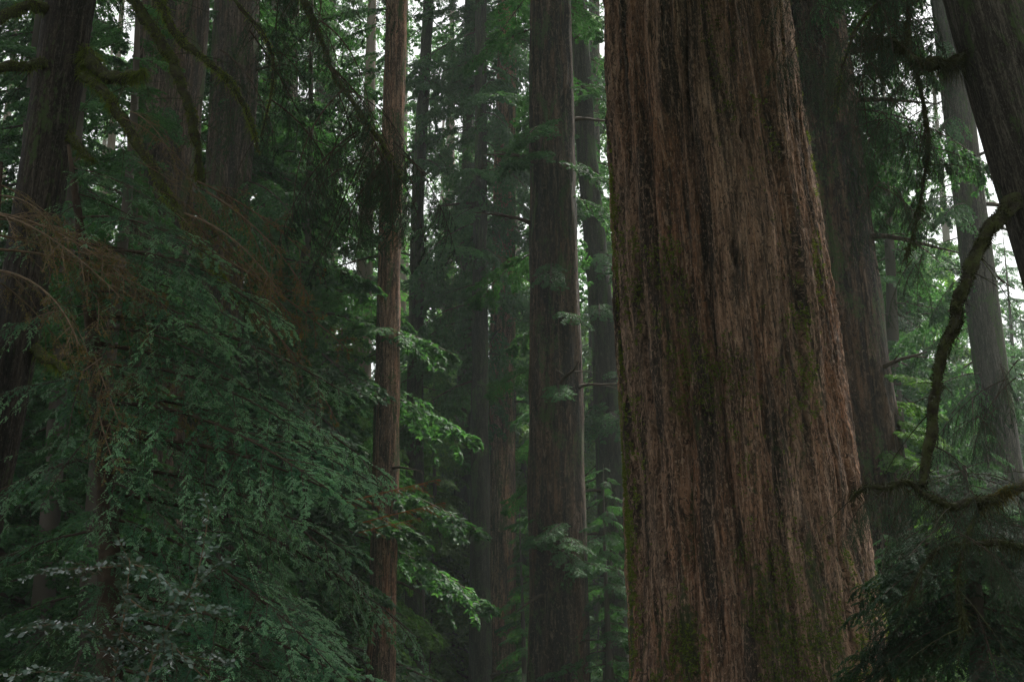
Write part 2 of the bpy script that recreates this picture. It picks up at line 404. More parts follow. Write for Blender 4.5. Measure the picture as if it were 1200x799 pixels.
# ------------------------------------------------------------------ shared bough meshes
def bough_near(seed, L=2.2, mats=('twig', 'spray'), droop=.30, dens=1.0, leaf=.024, dead=False):
    rng = np.random.RandomState(seed); mb = MB()
    a0 = Ax([[0, 0, 0]], [[1, (rng.rand() - .5) * .3, .10]], L, droop)
    a1 = spawn(a0, int(22 * dens), .08, .98, R(46), .38, .34, rng, lambda t: bell(t) * (.45 + .9 * rng.rand(*t.shape)), .30, keep=.72)
    a2 = spawn(a1, 9, .10, .97, R(46), .30, .16, rng, lambda t: tip(t) * (.5 + .8 * rng.rand(*t.shape)), .28, keep=.85)
    a2 = cat(a2, Ax(a1.pt(np.full((len(a1.P), 1), .8))[:, 0], a1.dr(np.full((len(a1.P), 1), .8))[:, 0], a1.L * .25, .1))
    if dead:
        a2 = a2.take(rng.rand(len(a2.P)) < .5); a2.D = nrm(a2.D + rng.normal(size=a2.D.shape) * .3 - UP * .35)
        tubes(mb, a0, .016, .005, 10, 5, 0); tubes(mb, a1, .0055, .0025, 5, 3, 0); tubes(mb, a2, .0032, .0016, 4, 3, 0)
        a3 = spawn(a2, 3, .15, .95, R(60), .5, .5, rng, tip, .5, keep=.7)
        tubes(mb, a3, .0026, .0013, 3, 3, 0)
        l = spawn(a3, 2, .3, 1, R(40), 1, .0, rng, jit=.7, absl=.028, keep=.5)
        leaves(mb, l, .010, 1, rng, 1.4)
    else: tubes(mb, a0, .016, .004, 10, 5, 0); tubes(mb, a1, .005, .0016, 5, 3, 0); tubes(mb, a2, .0018, .0009, 3, 3, 0)
    if dead: pass
    else:
        l = spawn(a2, 11, .05, 1, R(52), 1, .0, rng, lambda t: 1 - .4 * t, .26, absl=leaf, tilt=.05)
        # lit tips painted as paler leaves towards the ends of the side branches
        axisd = np.abs(l.P[:, 1] - a0.D[0, 1] * l.P[:, 0]) + .35 * np.maximum(0, l.P[:, 0] - .55 * L)
        f = axisd + .08 * vnoise(l.P[:, 0] * 5 + 40, l.P[:, 1] * 5 + 40, 0, seed) > .36
        leaves(mb, l.take(~f), leaf * .36, 1, rng, .6); leaves(mb, l.take(f), leaf * .40, 2, rng, .6)
    return mb.mesh('bough_mesh', [M[m] for m in mats] + ([M['spray_tip'] if mats[1] == 'spray' else M['spray_dark']] if not dead else []))

def bough_hang(seed, L=2.0, mats=('twig', 'spray_dark'), leaf=.024, dens=1.0):
    rng = np.random.RandomState(seed); mb = MB()
    a0 = Ax([[0, 0, 0]], [[1, (rng.rand() - .5) * .4, .05]], L, .45)
    a1 = spawn(a0, int(13 * dens), .1, 1, R(40), .36, .75, rng, bell, .22, tilt=-.35, keep=.85)
    a2 = spawn(a1, 8, .10, 1, R(38), .28, .35, rng, tip, .2, tilt=-.4, keep=.85)
    tubes(mb, a0, .014, .003, 12, 5, 0); tubes(mb, a1, .004, .0014, 6, 3, 0); tubes(mb, a2, .0016, .0008, 3, 3, 0)
    l = spawn(a2, 8, .05, 1, R(40), 1, 0, rng, lambda t: 1 - .4 * t, .3, absl=leaf)
    leaves(mb, l, leaf * .30, 1, rng, .8)
    return mb.mesh('hanging_bough_mesh', [M[mats[0]], M[mats[1]]])

def bough_mid_mb(seed, L=3.0, n1=15, n2=6, n3=5, leaf=.13, wid=.42, hang=0., wood=True, keep=.85):
    rng = np.random.RandomState(seed); mb = MB()
    a0 = Ax([[0, 0, 0]], [[1, (rng.rand() - .5) * .35, .12]], L, .20 + hang * .2)
    a1 = spawn(a0, n1, .12, .98, R(50), .36, .25 + hang * .5, rng, bell, .2, tilt=-.25 * hang, keep=keep)
    a2 = spawn(a1, n2, .12, 1, R(45), .38, .2 + hang * .4, rng, tip, .2, tilt=-.3 * hang, keep=.85)
    if wood: tubes(mb, a0, .03, .006, 6, 4, 0); tubes(mb, a1, .009, .003, 3, 3, 0)
    l = spawn(a2, n3, .1, 1, R(45), 1, 0, rng, lambda t: 1 - .35 * t, .35, absl=leaf)
    leaves(mb, l, leaf * wid, 1, rng, .7)
    return mb
def bough_mid(seed, mats=('twig', 'needle_mid'), **kw):
    return bough_mid_mb(seed, **kw).mesh('bough_mesh', [M[mats[0]], M[mats[1]]])

NEAR = [bough_near(10 + k) for k in range(5)]
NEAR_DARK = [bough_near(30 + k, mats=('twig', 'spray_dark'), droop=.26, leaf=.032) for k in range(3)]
DEAD = [bough_near(20 + k, mats=('twig_red', 'dead'), droop=.34, dead=True, dens=.6) for k in range(3)]
ORANGE = bough_near(28, mats=('rust', 'rust_needle'), droop=.02, dead=True, dens=.45)
HANG = [bough_hang(40 + k) for k in range(4)]
MID = [bough_mid(50 + k) for k in range(5)]
MID_HANG = [bough_mid(60 + k, hang=.8) for k in range(4)]
MID_BR = [bough_mid(70 + k, mats=('twig', 'needle_bright'), leaf=.15, wid=.6, hang=.2, n3=4) for k in range(3)]

def put(me, name, parent, loc, az, pitch, scale, roll=0.):
    o = bpy.data.objects.new(name, me); col.objects.link(o); o.parent = parent
    o.matrix_local = Matrix.Translation(Vector(loc)) @ Matrix.Rotation(az, 4, 'Z') @ Matrix.Rotation(pitch, 4, 'Y') @ Matrix.Rotation(roll, 4, 'X') @ Matrix.Diagonal((scale, scale, scale, 1))
    return o

# ================================================================== SETTING: the ground
def build_ground():
    g1 = np.linspace(-60, 60, 121); ext = np.array([400., 250, 150, 100, 80])
    gx = np.concatenate([-ext, g1, ext[::-1]]); gy = np.concatenate([[-400, -200, -100, -60, -30], np.linspace(-15, 120, 121), [150, 200, 280, 400, 600]])
    X, Y = np.meshgrid(gx, gy); Z = (vnoise(X * .12, Y * .12, 0, 3) - .5) * .5 + (vnoise(X * .7, Y * .7, 0, 4) - .5) * .12
    Z *= np.clip(np.hypot(X, Y) / 6, 0, 1)
    n = len(gx); i, j = np.meshgrid(np.arange(len(gy) - 1), np.arange(n - 1), indexing='ij')
    mb = MB(); mb.add(np.stack([X, Y, Z], -1), np.stack([i * n + j, i * n + j + 1, (i + 1) * n + j + 1, (i + 1) * n + j], -1))
    o = link('ground', mb.mesh('ground', [M['ground']], True)); o['kind'] = 'structure'
build_ground()

# haze: one closed box of even, thin, pale air
def build_haze():
    mb = MB(); a, b, c0, c1 = 460, 640, -3.0, 82.0
    V = [(x, y, z) for z in (c0, c1) for x, y in ((-a, -440), (a, -440), (a, b), (-a, b))]
    Q = [(0, 3, 2, 1), (4, 5, 6, 7), (0, 1, 5, 4), (1, 2, 6, 5), (2, 3, 7, 6), (3, 0, 4, 7)]
    mb.add(V, Q)
    m, nt, out = mat('haze_air')
    v = N(nt, 'ShaderNodeVolumePrincipled'); v.inputs['Color'].default_value = (.82, .95, .90, 1)
    v.inputs['Density'].default_value = HAZE; v.inputs['Anisotropy'].default_value = .4
    nt.links.new(v.outputs[0], out.inputs['Volume'])
    o = link('haze', mb.mesh('haze', [m])); o['kind'] = 'stuff'; o['label'] = 'thin pale mist hanging between the trees'
if HAZE > 0: build_haze()

# ================================================================== THE GREAT REDWOOD
def place_trunk(name, label, rows, D, ztop, material, group=None, part='trunk', **kw):
    path = trunk_path(rows, D, ztop, kw.pop('flare', 1.5), topfac=kw.pop('topfac', .5))
    t = thing(name, label, 'tree', (path[1][0], D, 0), group)
    me, org = trunk_mesh(path, part, material, origin=(path[1][0], D, 0), **kw)
    link(part, me, t)
    return t, path

zz = np.concatenate([np.linspace(-.4, 1.5, 30), np.linspace(1.52, 9.6, 430), np.linspace(9.7, 38, 120)])
big, bigp = place_trunk('giant_redwood', 'massive red-brown redwood trunk with deep furrows and green lichen, the widest trunk of all',
    [(799, 748, 1038), (600, 738, 1007), (400, 728, 978), (200, 719, 947), (0, 710, 918)], 15.0, 38, M['bark_big'],
    nt=760, amp=.052, ridge=5.2, seed=7, flutes=.032, dz=zz, big=True, dents=[(3.12, 6.15, .035, .07, .14), (3.10, 6.28, .02, .12, .08), (3.30, 7.6, .03, .10, .09), (2.72, 4.6, .03, .09, .09), (3.42, 3.4, .03, .14, .08), (3.14, 3.0, .035, .9, .09), (3.22, 4.6, .03, .8, .07), (2.85, 2.6, .03, .7, .07), (3.5, 5.4, .025, .8, .06), (2.7, 6.6, .03, .9, .06)])

def trunk_moss():
    path = bigp; q, X, Y, Rr = path; rng = np.random.RandomState(66)
    n = 120000; z = 1.2 + 8.5 * rng.rand(n) ** 1.25; th = -np.pi / 2 + (rng.rand(n) - .5) * 3.3
    r = np.interp(z, q, Rr); a = th * r
    f = vnoise(a * 2.4 + 40, z * .8, 0, 71) * .6 + vnoise(a * 11 + 40, z * 6, 0, 72) * .4 + vnoise(a * 35 + 90, z * 28, 0, 73) * .35
    keep = f > .78 + .030 * (z - 2.5)
    z, th, r = z[keep], th[keep], r[keep]; k = len(z)
    o = np.stack([np.cos(th), np.sin(th), 0 * th], 1)
    P = np.stack([np.interp(z, q, X) + (r + .03) * np.cos(th) - big.location.x, (r + .03) * np.sin(th), z], 1)
    D = o * .9 + rng.normal(size=(k, 3)) * .6 - UP * .2
    mb = MB(); leaves(mb, Ax(P, D, .016 + .030 * rng.rand(k), 0), .017, 0, rng, 1.5)
    link('moss', mb.mesh('moss', [M['moss']]), big)
trunk_moss()

# ================================================================== other trunks of the grove
G_RED = 'tall redwoods standing behind the giant trunk'
redwoods = {}
def red(key, label, rows, D, ztop, m='bark_red', name='redwood_tree', **kw):
    kw.setdefault('nt', 110); kw.setdefault('amp', .055); kw.setdefault('ridge', 3.2); kw.setdefault('flutes', .03); kw.setdefault('seed', len(redwoods) * 11 + 5)
    t, p = place_trunk(name, label, rows, D, ztop, M[m], G_RED, **kw); redwoods[key] = (t, p, D); add_stubs(t, p, D, 7, len(redwoods)); return t

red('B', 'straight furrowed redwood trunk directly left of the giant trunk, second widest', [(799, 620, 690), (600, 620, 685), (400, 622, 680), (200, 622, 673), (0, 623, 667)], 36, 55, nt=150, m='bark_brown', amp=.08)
red('C', 'slim reddish redwood trunk rising clear beside the patch of bright sky', [(799, 430, 462), (600, 436, 466), (400, 441, 468), (200, 447, 472), (0, 453, 476)], 42, 52, m='bark_warm')
red('C2', 'thin dark trunk just right of the slim reddish redwood, partly hidden by foliage', [(799, 474, 498), (400, 478, 495), (200, 484, 498), (0, 497, 508)], 56, 50, m='bark_dark')
red('D1', 'dark narrow trunk standing tight against the left side of a reddish one', [(799, 550, 576), (450, 553, 572), (200, 556, 570), (0, 558, 569)], 54, 52, m='bark_dark')
red('D2', 'hazy reddish redwood trunk carrying long drooping boughs across its upper half', [(799, 574, 604), (450, 574, 604), (300, 577, 604), (0, 584, 604)], 57, 56, m='bark_warm')
red('E', 'nearly black slender trunk whose foot shows left of the paired trunks', [(799, 527, 550), (600, 532, 552), (400, 538, 554), (0, 545, 556)], 62, 44, m='bark_dark')
red('F1', 'shadowed trunk leaning slightly left in the gap beside the giant trunk', [(799, 708, 738), (400, 694, 722), (180, 676, 698), (0, 668, 686)], 44, 46, m='bark_dark')
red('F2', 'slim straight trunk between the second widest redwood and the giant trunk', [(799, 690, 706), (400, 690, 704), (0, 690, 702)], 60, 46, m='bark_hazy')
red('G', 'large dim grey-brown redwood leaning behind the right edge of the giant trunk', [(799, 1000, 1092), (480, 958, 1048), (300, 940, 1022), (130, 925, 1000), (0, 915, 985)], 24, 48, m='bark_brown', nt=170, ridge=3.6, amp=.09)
red('H', 'smooth hazy grey trunk leaning in front of the bright gap of sky', [(799, 1180, 1236), (560, 1158, 1200), (400, 1138, 1176), (200, 1114, 1150), (0, 1092, 1124)], 34, 46, m='bark_grey', amp=.02)
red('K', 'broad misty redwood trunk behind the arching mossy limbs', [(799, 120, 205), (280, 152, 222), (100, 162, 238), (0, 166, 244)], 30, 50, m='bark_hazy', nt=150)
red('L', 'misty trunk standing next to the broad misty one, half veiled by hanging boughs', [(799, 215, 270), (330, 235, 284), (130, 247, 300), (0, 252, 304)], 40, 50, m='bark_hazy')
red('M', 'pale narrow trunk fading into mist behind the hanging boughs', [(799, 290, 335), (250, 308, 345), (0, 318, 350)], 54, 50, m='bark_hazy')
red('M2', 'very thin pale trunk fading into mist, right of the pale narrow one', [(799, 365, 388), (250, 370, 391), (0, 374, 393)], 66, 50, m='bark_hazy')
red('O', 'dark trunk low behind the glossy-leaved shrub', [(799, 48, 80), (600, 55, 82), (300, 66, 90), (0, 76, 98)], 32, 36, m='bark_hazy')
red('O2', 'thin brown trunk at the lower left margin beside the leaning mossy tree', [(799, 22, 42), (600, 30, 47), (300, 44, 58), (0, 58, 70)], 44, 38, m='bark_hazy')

# boughs on the redwoods behind, hanging in front of and beside their trunks
def dress(key, z0, z1, n, seed, meshes, scale=(.8, 1.4), pitch=(.15, .6), azr=None):
    t, p, D = redwoods[key]; rng = np.random.RandomState(seed)
    ox, oy = t.location.x, t.location.y
    for k in range(n):
        z = z0 + (z1 - z0) * (k + rng.rand()) / n
        x = np.interp(z, p[0], p[1]) - ox; r = np.interp(z, p[0], p[3])
        az = rng.rand() * 2 * np.pi if azr is None else azr[0] + (azr[1] - azr[0]) * rng.rand()
        s = scale[0] + (scale[1] - scale[0]) * rng.rand()
        put(meshes[rng.randint(len(meshes))], 'bough', t, (x + math.cos(az) * r * .8, math.sin(az) * r * .8, z), az, pitch[0] + (pitch[1] - pitch[0]) * rng.rand(), s, (rng.rand() - .5) * .5)
dress('B', 13, 30, 26, 1, MID, (.6, 1.0))
dress('B', 4.5, 12, 9, 21, MID, (.35, .6))
rngb = np.random.RandomState(303)
for q in range(8):
    tB, pB, DB = redwoods['B']; px = 622 + 50 * rngb.rand(); py = 595 + 60 * rngb.rand()
    c_ = at(px, py, DB - .85) - np.array(tB.location)
    put(MID[rngb.randint(5)], 'bough', tB, c_, -1.57 + rngb.randn() * .9, .2 + .3 * rngb.rand(), .28 + .2 * rngb.rand())
dress('C', 10, 30, 22, 2, MID, (.5, .8), azr=(2.0, 5.0))
dress('C2', 9, 34, 40, 3, MID, (.6, 1.1))
dress('D1', 14, 36, 46, 4, MID + MID_HANG, (.8, 1.3))
dress('D2', 15, 40, 75, 5, MID + MID_HANG, (.9, 1.5))
dress('E', 5, 36, 60, 6, MID, (.7, 1.2))
dress('F1', 6, 30, 50, 7, MID, (.6, 1.1))
dress('F2', 7, 34, 40, 8, MID_BR, (.6, 1.0))
dress('G', 11.5, 22, 38, 9, MID_HANG, (.7, 1.1))
dress('G', 5.0, 7.5, 8, 39, MID_BR, (.25, .4), azr=(-2.0, .5))
dress('H', 7, 24, 26, 10, MID_HANG, (.5, .9), azr=(2.3, 4.2))
dress('K', 9, 22, 12, 11, MID_HANG, (.6, 1.0))
dress('L', 9, 27, 38, 12, MID_HANG + MID, (.7, 1.2))
dress('M', 8, 36, 50, 13, MID, (.8, 1.3))
dress('M2', 8, 40, 50, 14, MID, (.9, 1.4))
dress('O', 5, 26, 40, 15, MID, (.6, 1.1))
dress('O2', 4, 30, 44, 16, MID, (.7, 1.1))

# ================================================================== young conifers between the redwoods
def young(px, D, h, label, meshes, seed, n=60, w=.30, z0=.06, group='young conifers between the redwood trunks', name='young_conifer', lean=0.):
    rng = np.random.RandomState(seed)
    b = at(px, 846, D); t = thing(name, label, 'tree', (b[0], D, 0), group)
    mb = MB(); z = np.linspace(-.3, h, 14); c = np.stack([lean * z + .08 * np.sin(z * .5 + seed), .08 * np.cos(z * .6), z], 1)
    curve_tube(mb, c, np.interp(z, [0, h], [.012 * h + .03, .01]), 7, 0, .1, seed, .5)
    link('trunk', mb.mesh('trunk', [M['bark_dark']], True), t)
    for k in range(n):
        f = z0 + (1 - z0) * ((k + rng.rand()) / n) ** .9
        zz_ = f * h; az = k * 2.4 + rng.rand()
        L = h * w * (1 - f) ** .75 + .25
        L *= .7 + .5 * rng.rand()
        put(meshes[rng.randint(len(meshes))], 'bough', t, (lean * zz_, 0, zz_), az, .15 + .35 * rng.rand(), L / 3.0, (rng.rand() - .5) * .4)
    return t
# px, D, height, mesh set
YG = [
 (515, 66, 10.0, 'M', 'bushy young conifer at the foot of the gap left of the paired trunks'),
 (612, 44, 8.0, 'S', 'young conifer rising in front of the feet of the paired trunks'),
 (715, 36, 8.0, 'M', 'small shadowed conifer tucked against the left foot of the giant trunk'),
 (658, 50, 12., 'S', 'conifer whose top shows behind the second widest redwood'),
 (505, 60, 17., 'B', 'light green tree filling the gap right of the thin dark trunk'),
 (690, 62, 20., 'B', 'bright green tree glowing between the second widest redwood and the giant trunk'),
 (615, 66, 22., 'B', 'bright green tree peeping from behind the left edge of the second widest redwood'),
 (545, 72, 24., 'M', 'tall loose conifer behind the paired trunks'),
 (455, 64, 20., 'M', 'full conifer directly behind the slim reddish redwood'),
 (405, 52, 17., 'B', 'light green tree beyond the drooping tip of the hanging boughs'),
 (350, 48, 15., 'M', 'green conifer in the mist behind the brown withered boughs'),
 (280, 50, 19., 'M', 'misty conifer behind the arching mossy limbs'),
 (215, 44, 14., 'B', 'fresh green tree seen between the two misty trunks'),
 (115, 38, 14., 'S', 'conifer in shade between the leaning mossy tree and the broad misty trunk'),
 (10, 40, 16., 'M', 'shadowed conifer at the left margin behind the leaning mossy tree'),
 (98, 24, 17., 'S', 'dusky conifer right beside the upper part of the leaning mossy trunk'),
 (-30, 30, 22., 'M', 'dark conifer cut off by the upper left corner'),
 (205, 42, 30., 'M', 'dim conifer whose top stands over the broad misty trunk'),
 (335, 44, 28., 'M', 'tall misty conifer behind the dark hanging boughs at the top'),
 (1080, 40, 26., 'S', 'slim hazy conifer in the gap between the dim leaning redwood and the smooth hazy trunk'),
 (1045, 46, 26., 'M', 'tall grey-green conifer just right of the dim leaning redwood'),
 (1100, 50, 24., 'B', 'pale leafy tree just left of the smooth hazy grey trunk'),
 (1183, 56, 20.5, 'M', 'pale conifer top rising just right of the lower part of the smooth hazy trunk'),
 (1228, 60, 23., 'M', 'tall pale conifer cut off by the right margin below the slanting trunk'),
 (1205, 50, 17., 'M', 'misty conifer seen under the slanting grey trunk'),
 (500, 66, 19., 'B', 'bright leafy tree between the slim reddish redwood and the paired trunks'),
 (614, 64, 23., 'B', 'bright leafy tree in the slot between the paired trunks and the second widest redwood'),
 (704, 58, 19., 'B', 'bright leafy tree in the narrow slot beside the left edge of the giant trunk'),
 (388, 50, 17., 'B', 'bright leafy tree left of the slim reddish redwood'),
 (532, 70, 26., 'B', 'tall light green tree under the bright patch of sky'),
 (240, 47, 20., 'B', 'leafy tree glimpsed between the two misty trunks'),
 (35, 27, 20., 'S', 'tall dark conifer filling the corner behind the leaning mossy tree'),
 (128, 34, 20., 'S', 'tall dusky conifer between the leaning mossy trunk and the broad misty trunk'),
 (60, 56, 24., 'B', 'light green tree high behind the mossy limb at the upper left corner'),
 (1065, 30, 8.5, 'B', 'yellow-green young tree at the right foot of the giant trunk'),
 (1120, 36, 9.0, 'M', 'dark conifer under the horizontal mossy limb'),
 (1180, 30, 8.0, 'M', 'dense low conifer at the right margin below the mossy limb'),
 (1085, 52, 20., 'M', 'pale misty conifer between the dim leaning redwood and the smooth hazy trunk'),
 (1215, 60, 12., 'M', 'pale misty conifer at the right margin beyond the smooth hazy trunk'),
 (160, 26, 6.5, 'M', 'low dark conifer behind the glossy-leaved shrub'),
 (300, 28, 7.0, 'M', 'low dark conifer behind the foot of the drooping conifer'),
 (410, 52, 6.0, 'S', 'low dark conifer left of the foot of the slim reddish redwood'),
 (1050, 20, 4.2, 'M', 'low dark sapling against the right foot of the giant trunk'),
]
for k, (px, D, h, kind, lab) in enumerate(YG):
    young(px, D, h, lab, MID_BR if kind == 'B' else MID, 100 + k, n=70 if h > 12 else 50, w={'M': .30, 'B': .32, 'S': .15}[kind], z0=.42 if px == 388 else .06)

# ================================================================== the far wood: reads as one mass
def far_wood():
    protos = []
    for s in range(6):
        rng = np.random.RandomState(500 + s); tr = MB(); h = 1.0
        bs = [bough_mid_mb(600 + s * 4 + q, L=1.0, n1=9, n2=4, n3=3, leaf=.052, wid=.55, wood=False, keep=.8) for q in range(3)]
        ax = Ax([[0, 0, 0]], [[0, 0, 1]], 30., 0); tubes(tr, ax, .42, .05, 6, 6, 0)
        for k in range(58):
            f = .04 + .96 * (k + rng.rand()) / 58; az = k * 2.4 + rng.rand(); L = (3.6 * (1 - f) ** .6 + .6) * (.65 + .6 * rng.rand())
            Mx = np.array(Matrix.Translation((0, 0, f * 30)) @ Matrix.Rotation(az, 4, 'Z') @ Matrix.Rotation(.1 + .4 * rng.rand(), 4, 'Y') @ Matrix.Diagonal((L, L, L, 1)))
            tr.add_mb(bs[rng.randint(3)], Mx)
        protos.append(tr)
    rng = np.random.RandomState(9); mb = MB()
    spots = []
    for D in (80, 92, 106, 124):
        step = 6.0 + (D - 84) * .03
        x0 = D * -.50; x1 = D * .50
        for x in np.arange(x0, x1, step):
            px = 600 + x / D * F * .93
            h = 40 + 18 * rng.rand()
            if 1112 < px < 1260: h = (19 + 6 * rng.rand()) * D / 80                    # open sky right of the hazy trunk
            if 475 < px < 540: h *= .55
            if 672 < px < 705: h *= .5
            spots.append((x + (rng.rand() - .5) * 4, D + (rng.rand() - .5) * 9, h))
    for x in np.arange(-36, -6, 2.6): spots.append((x + rng.randn(), 68 + rng.randn() * 5, 40 + 8 * rng.rand()))
    for x, y, h in spots:
        s = h / 30; Mx = np.array(Matrix.Translation((x, y, 0)) @ Matrix.Rotation(rng.rand() * 6.28, 4, 'Z') @ Matrix.Diagonal((s, s, s, 1)))
        mb.add_mb(protos[rng.randint(6)], Mx)
    o = link('distant_forest', mb.mesh('distant_forest', [M['bark_hazy'], M['needle_far']]))
    tag(o, 'far-off mass of conifers fading into pale mist', None, None, 'stuff')
    print('far quads', sum(len(q) for q in mb.Q))
far_wood()

# ================================================================== leaning mossy tree at the left with arching limbs
def limb(parent, pix, radpx, seed, moss='moss', per_m=1400, hang=.3, hang_len=.1, S=9, ln=.022, name='mossy_limb'):
    pts = np.array([at(px, py, D) for px, py, D in pix]); rad = np.array([r * .85 * pxm(p) for r, p in zip(radpx, pts)])
    mb = MB(); rng = np.random.RandomState(seed)
    off = np.array(parent.location)
    c, d, r = curve_tube(mb, pts - off, rad, S, 0, .45, seed, .03, .8)
    if per_m: moss_on(mb, c, r, rng, per_m, ln, .005, 1, hang, hang_len)
    L = np.sum(np.linalg.norm(np.diff(c, axis=0), axis=1)); k = int(L * 7); i = rng.randint(int(len(c) * .15), len(c), k)
    dd = nrm(d[i] * .6 + rng.normal(size=(k, 3)) * .7 - UP * .15)
    tw = Ax(c[i], dd, .12 + .45 * rng.rand(k) ** 2, .25); tubes(mb, tw, .0045, .0016, 5, 4, 0)
    t2 = spawn(tw, 4, .3, 1, R(40), .4, .3, rng, tip, .4, keep=.6); tubes(mb, t2, .0022, .001, 4, 3, 0)
    return link(name, mb.mesh(name, [M['mossy_wood'], M[moss]], True), parent)

lt, ltp = place_trunk('leaning_mossy_tree', 'dark leaning trunk with long arching mossy limbs at the left margin',
    [(799, -92, -38), (560, -40, 14), (400, -10, 44), (300, 8, 62), (200, 24, 80), (120, 38, 92), (0, 52, 110)], 11.0, 16, M['bark_dark'], nt=150, amp=.012, ridge=12, seed=77, flutes=.05, topfac=.6)
limb(lt, [(85, 82, 10.95), (110, 92, 10.8), (140, 130, 10.6), (170, 188, 10.5), (208, 245, 10.4), (232, 285, 10.3), (262, 330, 10.2), (290, 365, 10.2)], [8, 6.5, 6, 6, 6, 5, 4, 3], 1, per_m=2600)
limb(lt, [(82, 100, 10.95), (55, 74, 10.8), (30, 76, 10.7), (0, 80, 10.6), (-60, 92, 10.4)], [7, 7, 6.5, 6, 5], 2, per_m=3200)
limb(lt, [(95, 60, 11), (120, 88, 10.8), (150, 92, 10.7), (168, 84, 10.6)], [10, 10, 8, 3], 3, per_m=4200, hang=.6, hang_len=.16)
limb(lt, [(90, -150, 11), (128, -40, 10.9), (152, 2, 10.8), (188, 42, 10.7), (212, 92, 10.6), (230, 150, 10.5), (237, 215, 10.5)], [9, 8, 7, 6.5, 6, 6, 4], 4, per_m=2200)
limb(lt, [(95, -200, 11), (160, -70, 10.8), (188, 0, 10.7), (204, 42, 10.6), (240, 68, 10.5), (268, 92, 10.5), (290, 128, 10.4), (304, 178, 10.4)], [7, 6, 5, 5, 4.5, 4, 3, 2], 5, per_m=1800)
limb(lt, [(75, 30, 11), (45, 4, 10.8), (20, 12, 10.7), (-5, 26, 10.6), (-60, 60, 10.4)], [8, 8, 7, 7, 5], 6, per_m=2600)
limb(lt, [(40, 410, 11), (62, 425, 10.8), (85, 445, 10.7), (108, 490, 10.6)], [8, 6, 5, 3], 7, per_m=2000)
limb(lt, [(75, 150, 11), (92, 172, 10.8), (110, 190, 10.7)], [6, 5, 3], 8, per_m=1800)
limb(lt, [(100, -320, 11), (220, -200, 10.6), (320, -90, 10.4), (356, 0, 10.2), (384, 78, 10.1), (418, 128, 10.1), (446, 165, 10.0), (470, 205, 10.0)], [8, 7, 5.5, 4.5, 4, 3, 3, 2], 9, per_m=500)
limb(lt, [(100, -260, 11), (190, -120, 10.7), (255, -20, 10.5), (330, 60, 10.4), (320, 110, 10.4), (306, 160, 10.4)], [5, 4, 3, 2.5, 2, 1.5], 10, per_m=400)

# unseen crown boughs added above the picture's upper edge to shade what lies below
def shade_crown(t, path, z0, z1, n, seed, smin, smax):
    rng = np.random.RandomState(seed)
    for k in range(n):
        z = z0 + (z1 - z0) * (k + rng.rand()) / n
        x = np.interp(z, path[0], path[1]) - t.location.x; az = k * 2.4 + rng.rand()
        put(MID[rng.randint(5)], 'bough', t, (x, 0, z), az, -.05 + .3 * rng.rand(), smin + (smax - smin) * rng.rand(), (rng.rand() - .5) * .4)
shade_crown(big, bigp, 20, 36, 50, 201, 1.7, 2.6)
shade_crown(lt, ltp, 12.5, 15.8, 8, 202, 1.1, 1.9)
shade_crown(big, bigp, 30, 37, 4, 207, 2, 3)
shade_crown(redwoods['G'][0], redwoods['G'][1], 22, 44, 50, 203, 1.4, 2.2)
for key_, z0_, z1_, n_ in (('B', 28, 52, 34), ('C', 32, 50, 22), ('F1', 31, 45, 20), ('H', 28, 44, 20)):
    shade_crown(redwoods[key_][0], redwoods[key_][1], z0_, z1_, n_, 210 + n_, 1.3, 2.1)

def put_px(me, name, parent, px, py, D, az, pitch, scale, roll=0.):
    p = at(px, py, D) - np.array(parent.location)
    return put(me, name, parent, p, az, pitch, scale, roll)
rng = np.random.RandomState(5)
# dark boughs hanging from the upper limbs
hb = [(356, 0), (368, 35), (384, 78), (400, 102), (418, 128), (432, 150), (446, 165), (452, 175), (462, 195), (340, -40), (320, -80), (290, -100), (250, -120), (330, 60), (318, 110), (300, 30), (275, 0), (262, 90), (300, 170), (240, 60), (210, -60), (410, -60), (380, -60)]
for k, (px, py) in enumerate(hb):
    for q in range(3 if px > 330 else 1):
        put_px(HANG[rng.randint(4)], 'hanging_bough', lt, px + rng.randn() * 12, py + rng.randn() * 8, 10.2 + rng.randn() * .4, rng.choice([0, np.pi]) + rng.randn() * .7, .45 + .5 * rng.rand(), .32 + .25 * rng.rand(), rng.randn() * .3)
for k in range(16):
    put_px(HANG[rng.randint(4)], 'hanging_bough', lt, 440 + 26 * rng.rand(), 165 + 35 * rng.rand(), 10.0 + .15 * rng.randn(), rng.rand() * 6.28, .9, .22 + .1 * rng.rand())

# brown withered boughs along the lower arching limb
rng = np.random.RandomState(15)
wb_px = [(140, 130), (170, 188), (190, 215), (208, 245), (222, 265), (237, 215), (237, 200), (240, 285), (262, 330), (290, 365), (215, 240), (250, 300)]
for k in range(18):
    px, py = wb_px[k % len(wb_px)]
    put_px(DEAD[rng.randint(3)], 'withered_bough', lt, px + rng.randn() * 8, py + rng.randn() * 6, 10.4, rng.randn() * .45, .35 + .35 * rng.rand(), (.2 + .4 * rng.rand()) * (1.1 if px > 200 else .6), rng.randn() * .5)

